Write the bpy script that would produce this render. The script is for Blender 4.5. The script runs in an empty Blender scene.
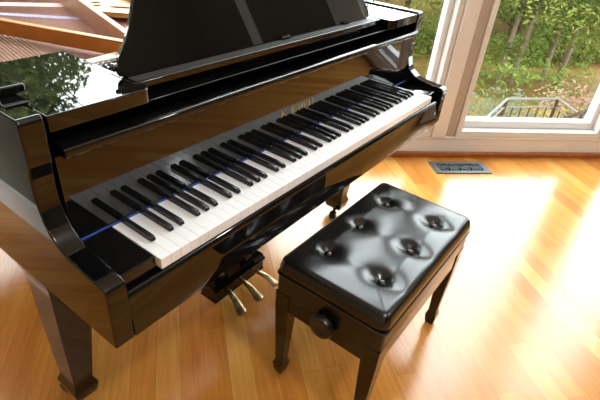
import bpy, bmesh, math, random
from mathutils import Vector, Matrix
R = random.Random(7)
SC = bpy.context.scene
COL = SC.collection
PI = math.pi
FL = 0.05                                   # floor level while building; everything drops by this at the end

# ------------------------------------------------------------------ materials
def srgb(r, g, b):
    f = lambda c: (c/255/12.92) if c/255 <= .04045 else ((c/255+.055)/1.055)**2.4
    return (f(r), f(g), f(b), 1)

def mat(name, col, rough=.5, metal=0, ior=1.5, coat=0, noise=None, bump=None, trans=0, spec=.5):
    m = bpy.data.materials.new(name); m.use_nodes = True
    nt = m.node_tree; b = nt.nodes['Principled BSDF']
    b.inputs['Base Color'].default_value = col
    b.inputs['Roughness'].default_value = rough
    b.inputs['Metallic'].default_value = metal
    b.inputs['IOR'].default_value = ior
    b.inputs['Coat Weight'].default_value = coat
    b.inputs['Specular IOR Level'].default_value = spec
    tc = nt.nodes.new('ShaderNodeTexCoord')
    if noise:                                # (scale, amount)
        n = nt.nodes.new('ShaderNodeTexNoise'); n.inputs['Scale'].default_value = noise[0]; n.inputs['Detail'].default_value = 4
        nt.links.new(tc.outputs['Object'], n.inputs['Vector'])
        r = nt.nodes.new('ShaderNodeValToRGB')
        k = noise[1]
        r.color_ramp.elements[0].position = .3; r.color_ramp.elements[1].position = .7
        r.color_ramp.elements[0].color = (col[0]*(1-k), col[1]*(1-k), col[2]*(1-k), 1)
        r.color_ramp.elements[1].color = (min(1, col[0]*(1+k)), min(1, col[1]*(1+k)), min(1, col[2]*(1+k)), 1)
        nt.links.new(n.outputs['Fac'], r.inputs['Fac']); nt.links.new(r.outputs['Color'], b.inputs['Base Color'])
    if bump:                                 # (scale, strength)
        n = nt.nodes.new('ShaderNodeTexNoise'); n.inputs['Scale'].default_value = bump[0]; n.inputs['Detail'].default_value = 3
        nt.links.new(tc.outputs['Object'], n.inputs['Vector'])
        u = nt.nodes.new('ShaderNodeBump'); u.inputs['Strength'].default_value = bump[1]; u.inputs['Distance'].default_value = .002
        nt.links.new(n.outputs['Fac'], u.inputs['Height']); nt.links.new(u.outputs['Normal'], b.inputs['Normal'])
    return m

def floor_mat():
    m = bpy.data.materials.new('oak_strip_floor'); m.use_nodes = True
    nt = m.node_tree; N = nt.nodes; L = nt.links; b = N['Principled BSDF']
    tc = N.new('ShaderNodeTexCoord')
    def dot(v):
        d = N.new('ShaderNodeVectorMath'); d.operation = 'DOT_PRODUCT'; d.inputs[1].default_value = v
        L.new(tc.outputs['Object'], d.inputs[0]); return d.outputs['Value']
    def mth(op, a, c=None):
        q = N.new('ShaderNodeMath'); q.operation = op
        for i, x in enumerate((a, c)):
            if x is None: continue
            if isinstance(x, (int, float)): q.inputs[i].default_value = x
            else: L.new(x, q.inputs[i])
        return q.outputs[0]
    ang = math.radians(50)
    u = dot((math.cos(ang), math.sin(ang), 0)); v = dot((-math.sin(ang), math.cos(ang), 0))
    W = .074; LEN = .95
    vb = mth('DIVIDE', v, W); bi = mth('FLOOR', vb); vf = mth('FRACT', vb)
    wn = N.new('ShaderNodeTexWhiteNoise'); wn.noise_dimensions = '1D'; L.new(bi, wn.inputs['W'])
    u2 = mth('ADD', mth('DIVIDE', u, LEN), mth('MULTIPLY', wn.outputs['Value'], 7.3))
    si = mth('FLOOR', u2); uf = mth('FRACT', u2)
    cv = N.new('ShaderNodeCombineXYZ'); L.new(bi, cv.inputs[0]); L.new(si, cv.inputs[1])
    w2 = N.new('ShaderNodeTexWhiteNoise'); w2.noise_dimensions = '2D'; L.new(cv.outputs[0], w2.inputs['Vector'])
    ramp = N.new('ShaderNodeValToRGB'); cr = ramp.color_ramp
    cr.elements[0].position = 0; cr.elements[0].color = srgb(178, 110, 42)
    cr.elements[1].position = 1; cr.elements[1].color = srgb(206, 150, 74)
    for p_, c in ((.25, srgb(188, 121, 48)), (.5, srgb(192, 127, 52)), (.78, srgb(198, 135, 58))):
        e = cr.elements.new(p_); e.color = c
    L.new(w2.outputs['Value'], ramp.inputs['Fac'])
    # grain
    gv = N.new('ShaderNodeCombineXYZ')
    L.new(mth('MULTIPLY', u, 2.2), gv.inputs[0]); L.new(mth('MULTIPLY', v, 30), gv.inputs[1]); L.new(mth('MULTIPLY', w2.outputs['Value'], 40), gv.inputs[2])
    g = N.new('ShaderNodeTexNoise'); g.inputs['Scale'].default_value = 1.6; g.inputs['Detail'].default_value = 5; g.inputs['Distortion'].default_value = 1.1
    L.new(gv.outputs[0], g.inputs['Vector'])
    gr = N.new('ShaderNodeValToRGB'); gr.color_ramp.elements[0].position = .32; gr.color_ramp.elements[0].color = (.66, .58, .50, 1)
    gr.color_ramp.elements[1].position = .62; gr.color_ramp.elements[1].color = (1.06, 1.04, 1.0, 1)
    L.new(g.outputs['Fac'], gr.inputs['Fac'])
    mx = N.new('ShaderNodeMix'); mx.data_type = 'RGBA'; mx.blend_type = 'MULTIPLY'; mx.inputs['Factor'].default_value = .5
    L.new(ramp.outputs['Color'], mx.inputs['A']); L.new(gr.outputs['Color'], mx.inputs['B'])
    # seams
    s1 = mth('LESS_THAN', vf, .016)
    s2 = mth('LESS_THAN', uf, .0016)
    sm = mth('MAXIMUM', s1, s2)
    mx2 = N.new('ShaderNodeMix'); mx2.data_type = 'RGBA'; mx2.blend_type = 'MIX'
    L.new(mth('MULTIPLY', sm, .45), mx2.inputs['Factor']); L.new(mx.outputs['Result'], mx2.inputs['A']); mx2.inputs['B'].default_value = srgb(120, 66, 24)
    L.new(mx2.outputs['Result'], b.inputs['Base Color'])
    rn = mth('ADD', mth('MULTIPLY', g.outputs['Fac'], .06), .19)
    L.new(rn, b.inputs['Roughness'])
    b.inputs['Specular IOR Level'].default_value = .7
    return m

def glass_mat():
    m = bpy.data.materials.new('window_glass'); m.use_nodes = True
    nt = m.node_tree; N = nt.nodes; L = nt.links
    N.remove(N['Principled BSDF'])
    out = N['Material Output']
    t = N.new('ShaderNodeBsdfTransparent'); t.inputs['Color'].default_value = (.94, .965, .96, 1)
    g = N.new('ShaderNodeBsdfGlossy'); g.inputs['Roughness'].default_value = .0
    lw = N.new('ShaderNodeLayerWeight'); lw.inputs['Blend'].default_value = .5      # facing = 1 - cos
    pw = N.new('ShaderNodeMath'); pw.operation = 'POWER'; pw.inputs[1].default_value = 5; L.new(lw.outputs['Facing'], pw.inputs[0])
    f = N.new('ShaderNodeMath'); f.operation = 'MULTIPLY_ADD'; f.inputs[1].default_value = .96; f.inputs[2].default_value = .04; L.new(pw.outputs[0], f.inputs[0])
    mx = N.new('ShaderNodeMixShader')
    L.new(f.outputs[0], mx.inputs[0]); L.new(t.outputs[0], mx.inputs[1]); L.new(g.outputs[0], mx.inputs[2]); L.new(mx.outputs[0], out.inputs['Surface'])
    return m

def leaf_mat(name, c1, c2):
    c1 = tuple(c*.34 for c in c1[:3])+(1,); c2 = tuple(c*.34 for c in c2[:3])+(1,)
    m = bpy.data.materials.new(name); m.use_nodes = True
    nt = m.node_tree; N = nt.nodes; L = nt.links
    N.remove(N['Principled BSDF']); out = N['Material Output']
    tc = N.new('ShaderNodeTexCoord')
    n = N.new('ShaderNodeTexNoise'); n.inputs['Scale'].default_value = .9; n.inputs['Detail'].default_value = 6
    L.new(tc.outputs['Object'], n.inputs['Vector'])
    r = N.new('ShaderNodeValToRGB'); r.color_ramp.elements[0].position = .35; r.color_ramp.elements[1].position = .65
    r.color_ramp.elements[0].color = c1; r.color_ramp.elements[1].color = c2
    L.new(n.outputs['Fac'], r.inputs['Fac'])
    d = N.new('ShaderNodeBsdfDiffuse'); t = N.new('ShaderNodeBsdfTranslucent')
    L.new(r.outputs['Color'], d.inputs['Color']); L.new(r.outputs['Color'], t.inputs['Color'])
    mx = N.new('ShaderNodeMixShader'); mx.inputs[0].default_value = .42
    L.new(d.outputs[0], mx.inputs[1]); L.new(t.outputs[0], mx.inputs[2]); L.new(mx.outputs[0], out.inputs['Surface'])
    return m

def ground_mat():
    m = bpy.data.materials.new('leaf_litter_ground'); m.use_nodes = True
    nt = m.node_tree; N = nt.nodes; L = nt.links; b = N['Principled BSDF']; b.inputs['Roughness'].default_value = .95; b.inputs['Specular IOR Level'].default_value = .05
    tc = N.new('ShaderNodeTexCoord')
    n = N.new('ShaderNodeTexNoise'); n.inputs['Scale'].default_value = .35; n.inputs['Detail'].default_value = 8
    L.new(tc.outputs['Object'], n.inputs['Vector'])
    r = N.new('ShaderNodeValToRGB'); e = r.color_ramp
    e.elements[0].position = .3; e.elements[0].color = srgb(56, 58, 22)
    e.elements[1].position = .72; e.elements[1].color = srgb(92, 66, 36)
    k = e.elements.new(.5); k.color = srgb(78, 62, 28)
    L.new(n.outputs['Fac'], r.inputs['Fac']); L.new(r.outputs['Color'], b.inputs['Base Color'])
    return m

M = {}
M['lacquer'] = mat('black_lacquer', (.0028, .0028, .0029, 1), .02, noise=(3, .15), spec=.5)
M['satin'] = mat('black_satin', (.005, .0048, .0045, 1), .10, noise=(8, .2))
M['felt_black'] = mat('grey_felt', (.028, .026, .025, 1), .55, noise=(400, .4))
M['ivory'] = mat('white_key_plastic', (.86, .87, .89, 1), .12, noise=(5, .02))
M['ebony'] = mat('black_key_plastic', (.008, .008, .009, 1), .22, noise=(60, .2))
M['blue_felt'] = mat('blue_felt', srgb(50, 72, 150), .9, noise=(300, .25))
M['brass'] = mat('brass', srgb(196, 160, 96), .22, 1, noise=(40, .15))
M['brass_old'] = mat('worn_brass', srgb(172, 150, 112), .33, 1, noise=(50, .3))
M['gold'] = mat('gold_plate_paint', srgb(172, 134, 76), .45, .1, noise=(30, .08))
M['bronze_pale'] = mat('pale_bronze_plate_paint', srgb(178, 134, 102), .35, .2, noise=(30, .1))
M['bronze'] = mat('bronze_plate_paint', srgb(180, 120, 46), .35, .25, noise=(30, .1))
M['cream'] = mat('cream_felt_and_gleam', srgb(232, 222, 205), .8, noise=(200, .08))
M['braid'] = mat('blue_braid', srgb(150, 158, 205), .9, noise=(120, .3))
M['soundboard'] = mat('spruce_soundboard', srgb(176, 148, 118), .45, noise=(14, .12))
M['copper'] = mat('copper_wound_string', srgb(140, 82, 60), .35, .7, noise=(200, .2))
M['steel'] = mat('steel', srgb(150, 150, 150), .25, 1, noise=(60, .1))
M['leather'] = mat('black_leather', (.006, .006, .0065, 1), .21, noise=(90, .2), bump=(420, .06))
M['knobplastic'] = mat('black_knob', (.008, .008, .008, 1), .3, noise=(40, .2))
M['iron'] = mat('pewter_register', srgb(84, 90, 92), .5, .3, noise=(60, .15))
M['duct'] = mat('duct_dark', (.004, .004, .004, 1), .95, noise=(20, .2), spec=.02)
M['paint'] = mat('white_trim_paint', srgb(226, 224, 220), .38, noise=(6, .02))
M['sash'] = mat('white_sash', srgb(222, 222, 220), .35, noise=(6, .02))
M['taupe'] = mat('taupe_strip', srgb(172, 162, 150), .45, noise=(6, .04))
M['wall'] = mat('beige_wall_paint', srgb(196, 188, 166), .8, noise=(4, .03))
M['wall_dark'] = mat('olive_wall_paint', srgb(92, 84, 60), .8, noise=(4, .04))
M['wall_grey'] = mat('grey_wall_paint', srgb(118, 116, 104), .7, noise=(4, .03))
M['ceil'] = mat('ceiling_paint', srgb(236, 234, 228), .9, noise=(4, .02))
M['oak_shoe'] = mat('oak_shoe', srgb(160, 92, 44), .35, noise=(20, .2))
M['railmetal'] = mat('pale_rail', srgb(84, 82, 78), .6, 0, noise=(20, .1), spec=.15)
M['darkrail'] = mat('brown_rail', srgb(42, 31, 22), .7, 0, noise=(20, .15), spec=.1)
M['deck'] = mat('deck_boards', srgb(150, 128, 100), .8, noise=(10, .2))
M['bark'] = mat('bark', srgb(92, 80, 64), .95, noise=(12, .3))
M['bark_dark'] = mat('dark_bark', srgb(66, 52, 36), .95, noise=(12, .3))
M['floor'] = floor_mat()
M['glass'] = glass_mat()
M['leaf_a'] = leaf_mat('leaves_yellow_green', srgb(146, 158, 72), srgb(186, 190, 104))
M['leaf_b'] = leaf_mat('leaves_mid_green', srgb(104, 138, 60), srgb(156, 176, 92))
M['leaf_c'] = leaf_mat('leaves_deep_green', srgb(72, 108, 52), srgb(122, 148, 76))
M['leaf_d'] = leaf_mat('leaves_bluish', srgb(112, 134, 108), srgb(160, 176, 150))
M['leaf_e'] = leaf_mat('leaves_olive', srgb(104, 118, 62), srgb(160, 166, 100))
M['petal'] = leaf_mat('pink_blossom', srgb(178, 128, 108), srgb(206, 180, 150))
M['ground'] = ground_mat()

# ------------------------------------------------------------------ builders
OFF = {}
def off(o):
    while o.parent: o = o.parent
    return Vector(o.location)

def link(o, parent=None):
    COL.objects.link(o)
    if parent: o.parent = parent
    return o

def obj(name, bm, m, parent=None, bevel=0, seg=2, smooth=False, sharp=35):
    if parent is not None:
        bmesh.ops.translate(bm, verts=bm.verts, vec=-off(parent))
    me = bpy.data.meshes.new(name)
    bmesh.ops.recalc_face_normals(bm, faces=bm.faces)
    bm.to_mesh(me); bm.free()
    mats = m if isinstance(m, (list, tuple)) else [m]
    for q in mats: me.materials.append(q)
    if smooth:
        for p_ in me.polygons: p_.use_smooth = True
        if sharp: me.set_sharp_from_angle(angle=math.radians(sharp))
    o = bpy.data.objects.new(name, me)
    link(o, parent)
    if bevel:
        b = o.modifiers.new('edge', 'BEVEL'); b.width = bevel; b.segments = seg; b.limit_method = 'ANGLE'; b.angle_limit = math.radians(40)
        b.harden_normals = True
        for p_ in me.polygons: p_.use_smooth = True
        me.set_sharp_from_angle(angle=math.radians(40))
    return o

def empty(name, loc, label, cat, group=None):
    o = bpy.data.objects.new(name, None); o.location = loc; o.empty_display_size = .1
    link(o); return tag(o, label, cat, group)

def tag(o, label, cat, group=None, kind=None):
    o['label'] = label; o['category'] = cat
    if group: o['group'] = group
    if kind: o['kind'] = kind
    return o

def struct(o, label=None, cat=None):
    o['kind'] = 'structure'
    if label: o['label'] = label
    if cat: o['category'] = cat
    return o

def box(bm, x0, x1, y0, y1, z0, z1, mtx=None):
    vs = [bm.verts.new((x, y, z)) for z in (z0, z1) for y in (y0, y1) for x in (x0, x1)]
    for f in ((0, 2, 3, 1), (4, 5, 7, 6), (0, 1, 5, 4), (2, 6, 7, 3), (0, 4, 6, 2), (1, 3, 7, 5)):
        bm.faces.new([vs[i] for i in f])
    if mtx is not None: bmesh.ops.transform(bm, matrix=mtx, verts=vs)
    return vs

def boxbm(*a, mtx=None):
    bm = bmesh.new(); box(bm, *a, mtx=mtx); return bm

def prism(bm, pts, axis, a, b):
    """extrude a 2-D polygon: axis 'x' -> pts are (y,z); 'z' -> (x,y); 'y' -> (x,z)"""
    def P(p_, t):
        return {'x': (t, p_[0], p_[1]), 'z': (p_[0], p_[1], t), 'y': (p_[0], t, p_[1])}[axis]
    A = [bm.verts.new(P(p_, a)) for p_ in pts]; B = [bm.verts.new(P(p_, b)) for p_ in pts]
    n = len(pts)
    bm.faces.new(A); bm.faces.new(B[::-1])
    for i in range(n):
        bm.faces.new((A[i], B[i], B[(i+1) % n], A[(i+1) % n]))
    return A + B

def tube(bm, pts, r, seg=10, cap=True, flat=1.0):
    """swept round tube through 3-D points; r number or list"""
    pts = [Vector(p_) for p_ in pts]; n = len(pts)
    rs = r if isinstance(r, (list, tuple)) else [r]*n
    rings = []; up = None
    for i, p_ in enumerate(pts):
        t = (pts[min(i+1, n-1)] - pts[max(i-1, 0)]).normalized()
        if up is None:
            up = Vector((0, 0, 1)) if abs(t.z) < .9 else Vector((1, 0, 0))
        s = t.cross(up).normalized(); up = s.cross(t).normalized()
        rings.append([bm.verts.new(p_ + rs[i]*(math.cos(2*PI*k/seg)*s + flat*math.sin(2*PI*k/seg)*up)) for k in range(seg)])
    for a, b in zip(rings, rings[1:]):
        for k in range(seg):
            bm.faces.new((a[k], a[(k+1) % seg], b[(k+1) % seg], b[k]))
    if cap:
        bm.faces.new(rings[0][::-1]); bm.faces.new(rings[-1])
    return rings

def lathe(bm, prof, centre, axis='z', seg=24):
    """prof list of (radius, t) revolved about axis through centre"""
    c = Vector(centre); rings = []
    for r, t in prof:
        ring = []
        for k in range(seg):
            a = 2*PI*k/seg; u, v = r*math.cos(a), r*math.sin(a)
            d = {'z': (u, v, t), 'x': (t, u, v), 'y': (u, t, v)}[axis]
            ring.append(bm.verts.new(c + Vector(d)))
        rings.append(ring)
    for a, b in zip(rings, rings[1:]):
        for k in range(seg): bm.faces.new((a[k], a[(k+1) % seg], b[(k+1) % seg], b[k]))
    bm.faces.new(rings[0][::-1]); bm.faces.new(rings[-1])

def loft_rect(bm, secs):
    """secs: list of (cx, cy, hx, hy, z) square sections bottom->top"""
    rings = []
    for cx, cy, hx, hy, z in secs:
        rings.append([bm.verts.new((cx+a*hx, cy+b*hy, z)) for a, b in ((-1, -1), (1, -1), (1, 1), (-1, 1))])
    for a, b in zip(rings, rings[1:]):
        for k in range(4): bm.faces.new((a[k], a[(k+1) % 4], b[(k+1) % 4], b[k]))
    bm.faces.new(rings[0][::-1]); bm.faces.new(rings[-1])

def catmull(pts, n=8):
    P = [Vector(p_) for p_ in pts]; out = []
    for i in range(len(P)-1):
        p0 = P[max(i-1, 0)]; p1 = P[i]; p2 = P[i+1]; p3 = P[min(i+2, len(P)-1)]
        for k in range(n):
            t = k/n
            out.append(.5*((2*p1)+(-p0+p2)*t+(2*p0-5*p1+4*p2-p3)*t*t+(-p0+3*p1-3*p2+p3)*t**3))
    out.append(P[-1]); return out

# ------------------------------------------------------------------ the piano
PX0, PX1, TH = -.079, 1.304, .040            # inner faces of the two arms, thickness of the rim
ZB, ZR = .606, .992
piano = empty('grand_piano', (.6, .35, FL), 'black lacquered grand piano with open keyboard and raised music desk', 'piano')
K = M['lacquer']

ARM = [(-.010, ZB), (-.011, .733), (-.008, .743), (.000, .748), (.03, .7495), (.058, .7525), (.09, .758), (.115, .767),
       (.135, .782), (.148, .803), (.155, .830), (.157, .860), (.155, .893), (.151, .906), (.149, .914), (.148, .985), (.154, ZR)]
bm = bmesh.new()
prism(bm, ARM + [(.56, ZR), (.56, ZB)], 'x', PX0-TH, PX0)
prism(bm, ARM + [(.56, ZR), (.56, ZB)], 'x', PX1, PX1+TH)
# curved rim behind the arms: one continuous wall round the tail
cen = [(PX1+TH/2, .56), (1.322, .70), (1.25, .86), (1.09, 1.02), (.96, 1.16), (.87, 1.32), (.78, 1.48), (.62, 1.60), (.40, 1.655), (.15, 1.655), (-.03, 1.58), (PX0-TH/2, 1.40), (PX0-TH/2, .56)]
cp = [cen[0]] + [tuple(v)[:2] for v in catmull([(x, y, 0) for x, y in cen[:-1]], 6)][1:] + [cen[-1]]
ro, ri = [], []
for i, (x, y) in enumerate(cp):
    a = cp[max(i-1, 0)]; b = cp[min(i+1, len(cp)-1)]
    t = Vector((b[0]-a[0], b[1]-a[1])).normalized(); nn = Vector((t.y, -t.x))
    if i in (0, len(cp)-1): nn = Vector((1, 0)) if i == 0 else Vector((-1, 0))
    ro.append((x+nn.x*TH/2, y+nn.y*TH/2)); ri.append((x-nn.x*TH/2, y-nn.y*TH/2))
V = [[bm.verts.new((p_[0], p_[1], z)) for p_ in pl] for pl in (ro, ri) for z in (ZB, ZR)]
for i in range(len(cp)-1):
    o0, o1, i0, i1 = V
    bm.faces.new((o0[i], o0[i+1], o1[i+1], o1[i])); bm.faces.new((i0[i], i1[i], i1[i+1], i0[i+1]))
    bm.faces.new((o1[i], o1[i+1], i1[i+1], i1[i])); bm.faces.new((o0[i], i0[i], i0[i+1], o0[i+1]))
INNER = ri
obj('case', bm, K, piano, bevel=.0035, seg=3)

bm = bmesh.new(); box(bm, PX0-.0, PX1, .012, .42, ZB, .645); obj('key_bed', bm, K, piano)
prof = [(-.0105, ZB+.001), (-.0105, .640), (-.006, .652), (-.002, .69), (-.0005, .699), (.004, .7035), (.0105, .7035), (.0105, ZB+.001)]
bm = bmesh.new(); prism(bm, prof, 'x', PX0+.0005, PX1-.0005); obj('key_slip', bm, K, piano, bevel=.001)
for x0, x1 in ((PX0+.0005, -.0012), (1.2262, PX1-.0005)):
    bm = bmesh.new(); box(bm, x0, x1, .014, .146, .645, .7365); obj('key_block', bm, K, piano, bevel=.003, seg=3)
# fallboard with its rounded lip
bm = bmesh.new(); box(bm, PX0+.003, PX1-.003, .15, .168, .7395, .915)
obj('fallboard', bm, K, piano, bevel=.001)
fall = bpy.data.objects['fallboard']
lip = [(.15, .9128), (.1365, .9130), (.1345, .9145), (.1340, .9165), (.1342, .9262), (.1352, .9292), (.1378, .9308), (.168, .9312), (.168, .9155), (.15, .9152)]
bm = bmesh.new(); prism(bm, lip, 'x', PX0+.014, PX1-.006); obj('fallboard_lip', bm, K, fall, bevel=.0006)
bm = bmesh.new(); box(bm, PX0+.0005, PX1-.0005, .1464, .1498, .7362, .7388); obj('felt_strip', bm, M['blue_felt'], piano)['label'] = 'thin blue felt line behind the keys'
bm = bmesh.new(); box(bm, PX0+.001, PX1-.001, .20, .225, .645, .9385); obj('name_rail', bm, K, piano)

# raised lettering on the fallboard: K . K A W A I in serif strokes
def letter(bm, ch, x, z, w, h):
    th, tn, sf = h*.17, h*.075, h*.07
    y0, y1 = .1494, .1501
    def bar(xa, za, xb, zb, wd):                 # slanted stroke with horizontal ends
        q = [(xa-wd/2, za), (xa+wd/2, za), (xb+wd/2, zb), (xb-wd/2, zb)]
        prism(bm, [(x+a*1.0, z+b) for a, b in q], 'y', y0, y1)
    def serif(xc, zc, wd): prism(bm, [(x+xc-wd/2, z+zc-sf/2), (x+xc+wd/2, z+zc-sf/2), (x+xc+wd/2, z+zc+sf/2), (x+xc-wd/2, z+zc+sf/2)], 'y', y0-.00005, y1)
    if ch == 'K':
        bar(w*.2, 0, w*.2, h, th); bar(w*.28, h*.42, w*.82, h, tn); bar(w*.42, h*.55, w*.86, 0, th)
        for xc, zc in ((.2, .035), (.2, .965), (.82, .965), (.86, .035)): serif(w*xc, h*zc, w*.34)
    if ch == 'A':
        bar(w*.14, 0, w*.5, h, tn); bar(w*.84, 0, w*.5, h, th); prism(bm, [(x+w*.26, z+h*.3), (x+w*.74, z+h*.3), (x+w*.74, z+h*.37), (x+w*.26, z+h*.37)], 'y', y0, y1)
        serif(w*.14, h*.035, w*.3); serif(w*.84, h*.035, w*.34)
    if ch == 'W':
        bar(w*.3, 0, w*.1, h, th); bar(w*.3, 0, w*.5, h, tn); bar(w*.7, 0, w*.5, h, th); bar(w*.7, 0, w*.9, h, tn)
        for xc in (.1, .5, .9): serif(w*xc, h*.965, w*.2)
    if ch == 'I':
        bar(w*.5, 0, w*.5, h, th); serif(w*.5, h*.035, w*.8); serif(w*.5, h*.965, w*.8)
    if ch == '.':
        prism(bm, [(x, z), (x+th, z), (x+th, z+th), (x, z+th)], 'y', y0, y1)
bm = bmesh.new()
TX, TWD, TZ, THT = .5245, .151, .8095, .0185
for ch, a, b in (('K', 0, .15), ('.', .17, .2), ('K', .28, .42), ('A', .43, .57), ('W', .565, .76), ('A', .755, .895), ('I', .92, .985)):
    letter(bm, ch, TX+a*TWD, TZ, (b-a)*TWD, THT)
obj('lettering', bm, M['brass'], fall)['label'] = 'brass maker lettering on the fallboard'

# keys -----------------------------------------------------------
PITCH = 1.225/52
KZ = .735
bm = bmesh.new(); box(bm, .00022, PITCH-.00022, 0, .1475, .7115, KZ)
wk = obj('white_key', bm, M['ivory'], piano, bevel=.0007, seg=2)
base_wk = Vector(wk.location)
for i in range(1, 52):
    c = wk.copy(); COL.objects.link(c); c.parent = piano; c.location = base_wk + Vector((i*PITCH, 0, 0))
bm = bmesh.new()
b0, t0, h = .0057, .0047, .0116                  # half widths bottom/top, height
y0, y1 = .0515, .1475
secs = [(y0, b0, KZ+.0002), (y0, b0*.99, KZ+.004), (y0+.003, t0, KZ+h-.0022), (y0+.0075, t0*.97, KZ+h), (y1, t0*.97, KZ+h+.0006), (y1, b0, KZ+.0002)]
Lv = [bm.verts.new((-w, y, z)) for y, w, z in secs]; Rv = [bm.verts.new((w, y, z)) for y, w, z in secs]
bm.faces.new(Lv); bm.faces.new(Rv[::-1])
for i in range(6): bm.faces.new((Lv[i], Rv[i], Rv[(i+1) % 6], Lv[(i+1) % 6]))
bk = obj('black_key', bm, M['ebony'], piano, bevel=.0012, seg=2)
bb = Vector(bk.location)
OFFS = {'A': .0015, 'C': -.0015, 'D': .0015, 'F': -.002, 'G': 0}
names = ['A', 'B'] + list('CDEFGAB')*7 + ['C']
first = True
for i, nme in enumerate(names[:-1]):
    if nme not in OFFS: continue
    o = bk if first else bk.copy()
    if not first: COL.objects.link(o); o.parent = piano
    first = False
    o.location = bb + Vector(((i+1)*PITCH+OFFS[nme], 0, 0))

# music desk -----------------------------------------------------
SZ0, SZ1 = .958, .987
def slab(x0, x1, inner):
    r = .016; pts = []
    if inner > 0:
        pts = [(x0, .15), (x1-r, .15)] + [(x1-r+r*math.sin(a), .15+r-r*math.cos(a)) for a in (.4, .8, 1.2)] + [(x1, .15+r), (x1, .445), (x0, .445)]
    else:
        pts = [(x1, .15), (x1, .445), (x0, .445), (x0, .15+r)] + [(x0+r-r*math.sin(a), .15+r-r*math.cos(a)) for a in (1.2, .8, .4)] + [(x0+r, .15)]
    bm = bmesh.new(); prism(bm, pts, 'z', SZ0, SZ1); return bm
TILT = math.radians(18)
def DP(x, z, d=0):                               # a point of the leaning desk panel; d = depth behind its face
    dz = z-.990
    return (x, .2166+dz*math.tan(TILT)+d*math.cos(TILT), z-d*math.sin(TILT))
left = [(.126, .9895), (.111, .993), (.107, .999), (.107, 1.010), (.112, 1.020), (.124, 1.034), (.139, 1.050), (.156, 1.072), (.169, 1.093), (.182, 1.116), (.198, 1.145), (.225, 1.170), (.27, 1.185), (.36, 1.192)]
XC = .5835
outl = left + [(2*XC-x, z) for x, z in reversed(left)]
bm = bmesh.new()
A = [bm.verts.new(DP(x, z)) for x, z in outl]; B = [bm.verts.new(DP(x, z, .010)) for x, z in outl]
bm.faces.new(A); bm.faces.new(B[::-1])
for i in range(len(outl)): bm.faces.new((A[i], B[i], B[(i+1) % len(outl)], A[(i+1) % len(outl)]))
desk = obj('music_desk', bm, K, piano, bevel=.002)
bm = bmesh.new(); box(bm, .112, 1.078, .184, .262, .9735, .9885); obj('desk_ledge', bm, K, desk, bevel=.003, seg=3)
bm = bmesh.new(); box(bm, .122, 1.066, .1885, .2155, .9886, .9892); obj('ledge_felt', bm, M['felt_black'], desk)['label'] = 'grey felt strip along the desk ledge'
bm = bmesh.new(); prism(bm, [(.163, .9578), (.163, .9555), (.205, .9385), (.30, .9385), (.30, .9578)], 'x', PX0+.006, PX1-.006); obj('desk_rail', bm, K, desk, bevel=.001)
bm = bmesh.new(); box(bm, .16, 1.05, .215, .30, .9578, .9736); obj('ledge_support', bm, K, desk)
obj('desk_slab', slab(PX0+.005, .126, 1), K, desk, bevel=.002, seg=3)
obj('desk_slab', slab(1.098, PX1-.006, -1), K, desk, bevel=.002, seg=3)
for x in (.605, .905):
    bm = bmesh.new()
    for k in (-1, 0, 1): lathe(bm, [(.003, 0), (.0055, .002), (.0055, .006), (.003, .009)], (x+k*.011, .2125, .9893), 'z', 10)
    obj('page_stop', bm, M['satin'], desk)
bm = bmesh.new(); lathe(bm, [(.003, -.004), (.005, -.002), (.005, .004), (.002, .006)], (.104, .226, 1.012), 'x', 10); obj('hinge_pin', bm, M['steel'], desk)
# hinge rail on the left rim
bm = bmesh.new(); box(bm, PX0-TH+.012, PX0+.010, .205, 1.36, ZR-.0005, ZR+.003); obj('rim_cap', bm, K, piano, bevel=.001)
bm = bmesh.new(); box(bm, PX0-TH+.024, PX0+.026, .245, 1.36, ZR+.003, ZR+.018); obj('lid_hinge_rail', bm, K, piano, bevel=.004, seg=3)

# inside: soundboard, plate, strings ------------------------------
bm = bmesh.new()
loop = [bm.verts.new((x, y, .835)) for x, y in INNER]
bm.faces.new(loop); obj('soundboard', bm, M['soundboard'], piano)
plate_bm = bmesh.new()
# plate: a flat web between the rim and a large inner opening
def bar(bm, p0, p1, w, z0, z1):
    d = Vector((p1[0]-p0[0], p1[1]-p0[1])).normalized(); n = Vector((-d.y, d.x))*w/2
    prism(bm, [(p0[0]+n.x, p0[1]+n.y), (p0[0]-n.x, p0[1]-n.y), (p1[0]-n.x, p1[1]-n.y), (p1[0]+n.x, p1[1]+n.y)], 'z', z0, z1)
# hitch rim following the inside of the case
cx, cy = .45, 1.0
inn = []
for x, y in INNER[1:-1]:
    d = Vector((cx-x, cy-y)); d = d.normalized()*.12; inn.append((x+d.x, y+d.y))
io = INNER[1:-1]
A0 = [plate_bm.verts.new((x, y, .885)) for x, y in io]; A1 = [plate_bm.verts.new((x, y, .895)) for x, y in io]
B0 = [plate_bm.verts.new((x, y, .885)) for x, y in inn]; B1 = [plate_bm.verts.new((x, y, .895)) for x, y in inn]
for i in range(len(io)-1):
    plate_bm.faces.new((A1[i], A1[i+1], B1[i+1], B1[i])); plate_bm.faces.new((A0[i], B0[i], B0[i+1], A0[i+1])); plate_bm.faces.new((B1[i], B1[i+1], B0[i+1], B0[i]))
plate = obj('iron_plate', plate_bm, M['gold'], piano)
plate['label'] = 'gold painted iron plate'
bm = bmesh.new(); box(bm, PX0+.002, PX1-.002, .452, .512, .875, .897); obj('pin_block', bm, M['satin'], piano)
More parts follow.
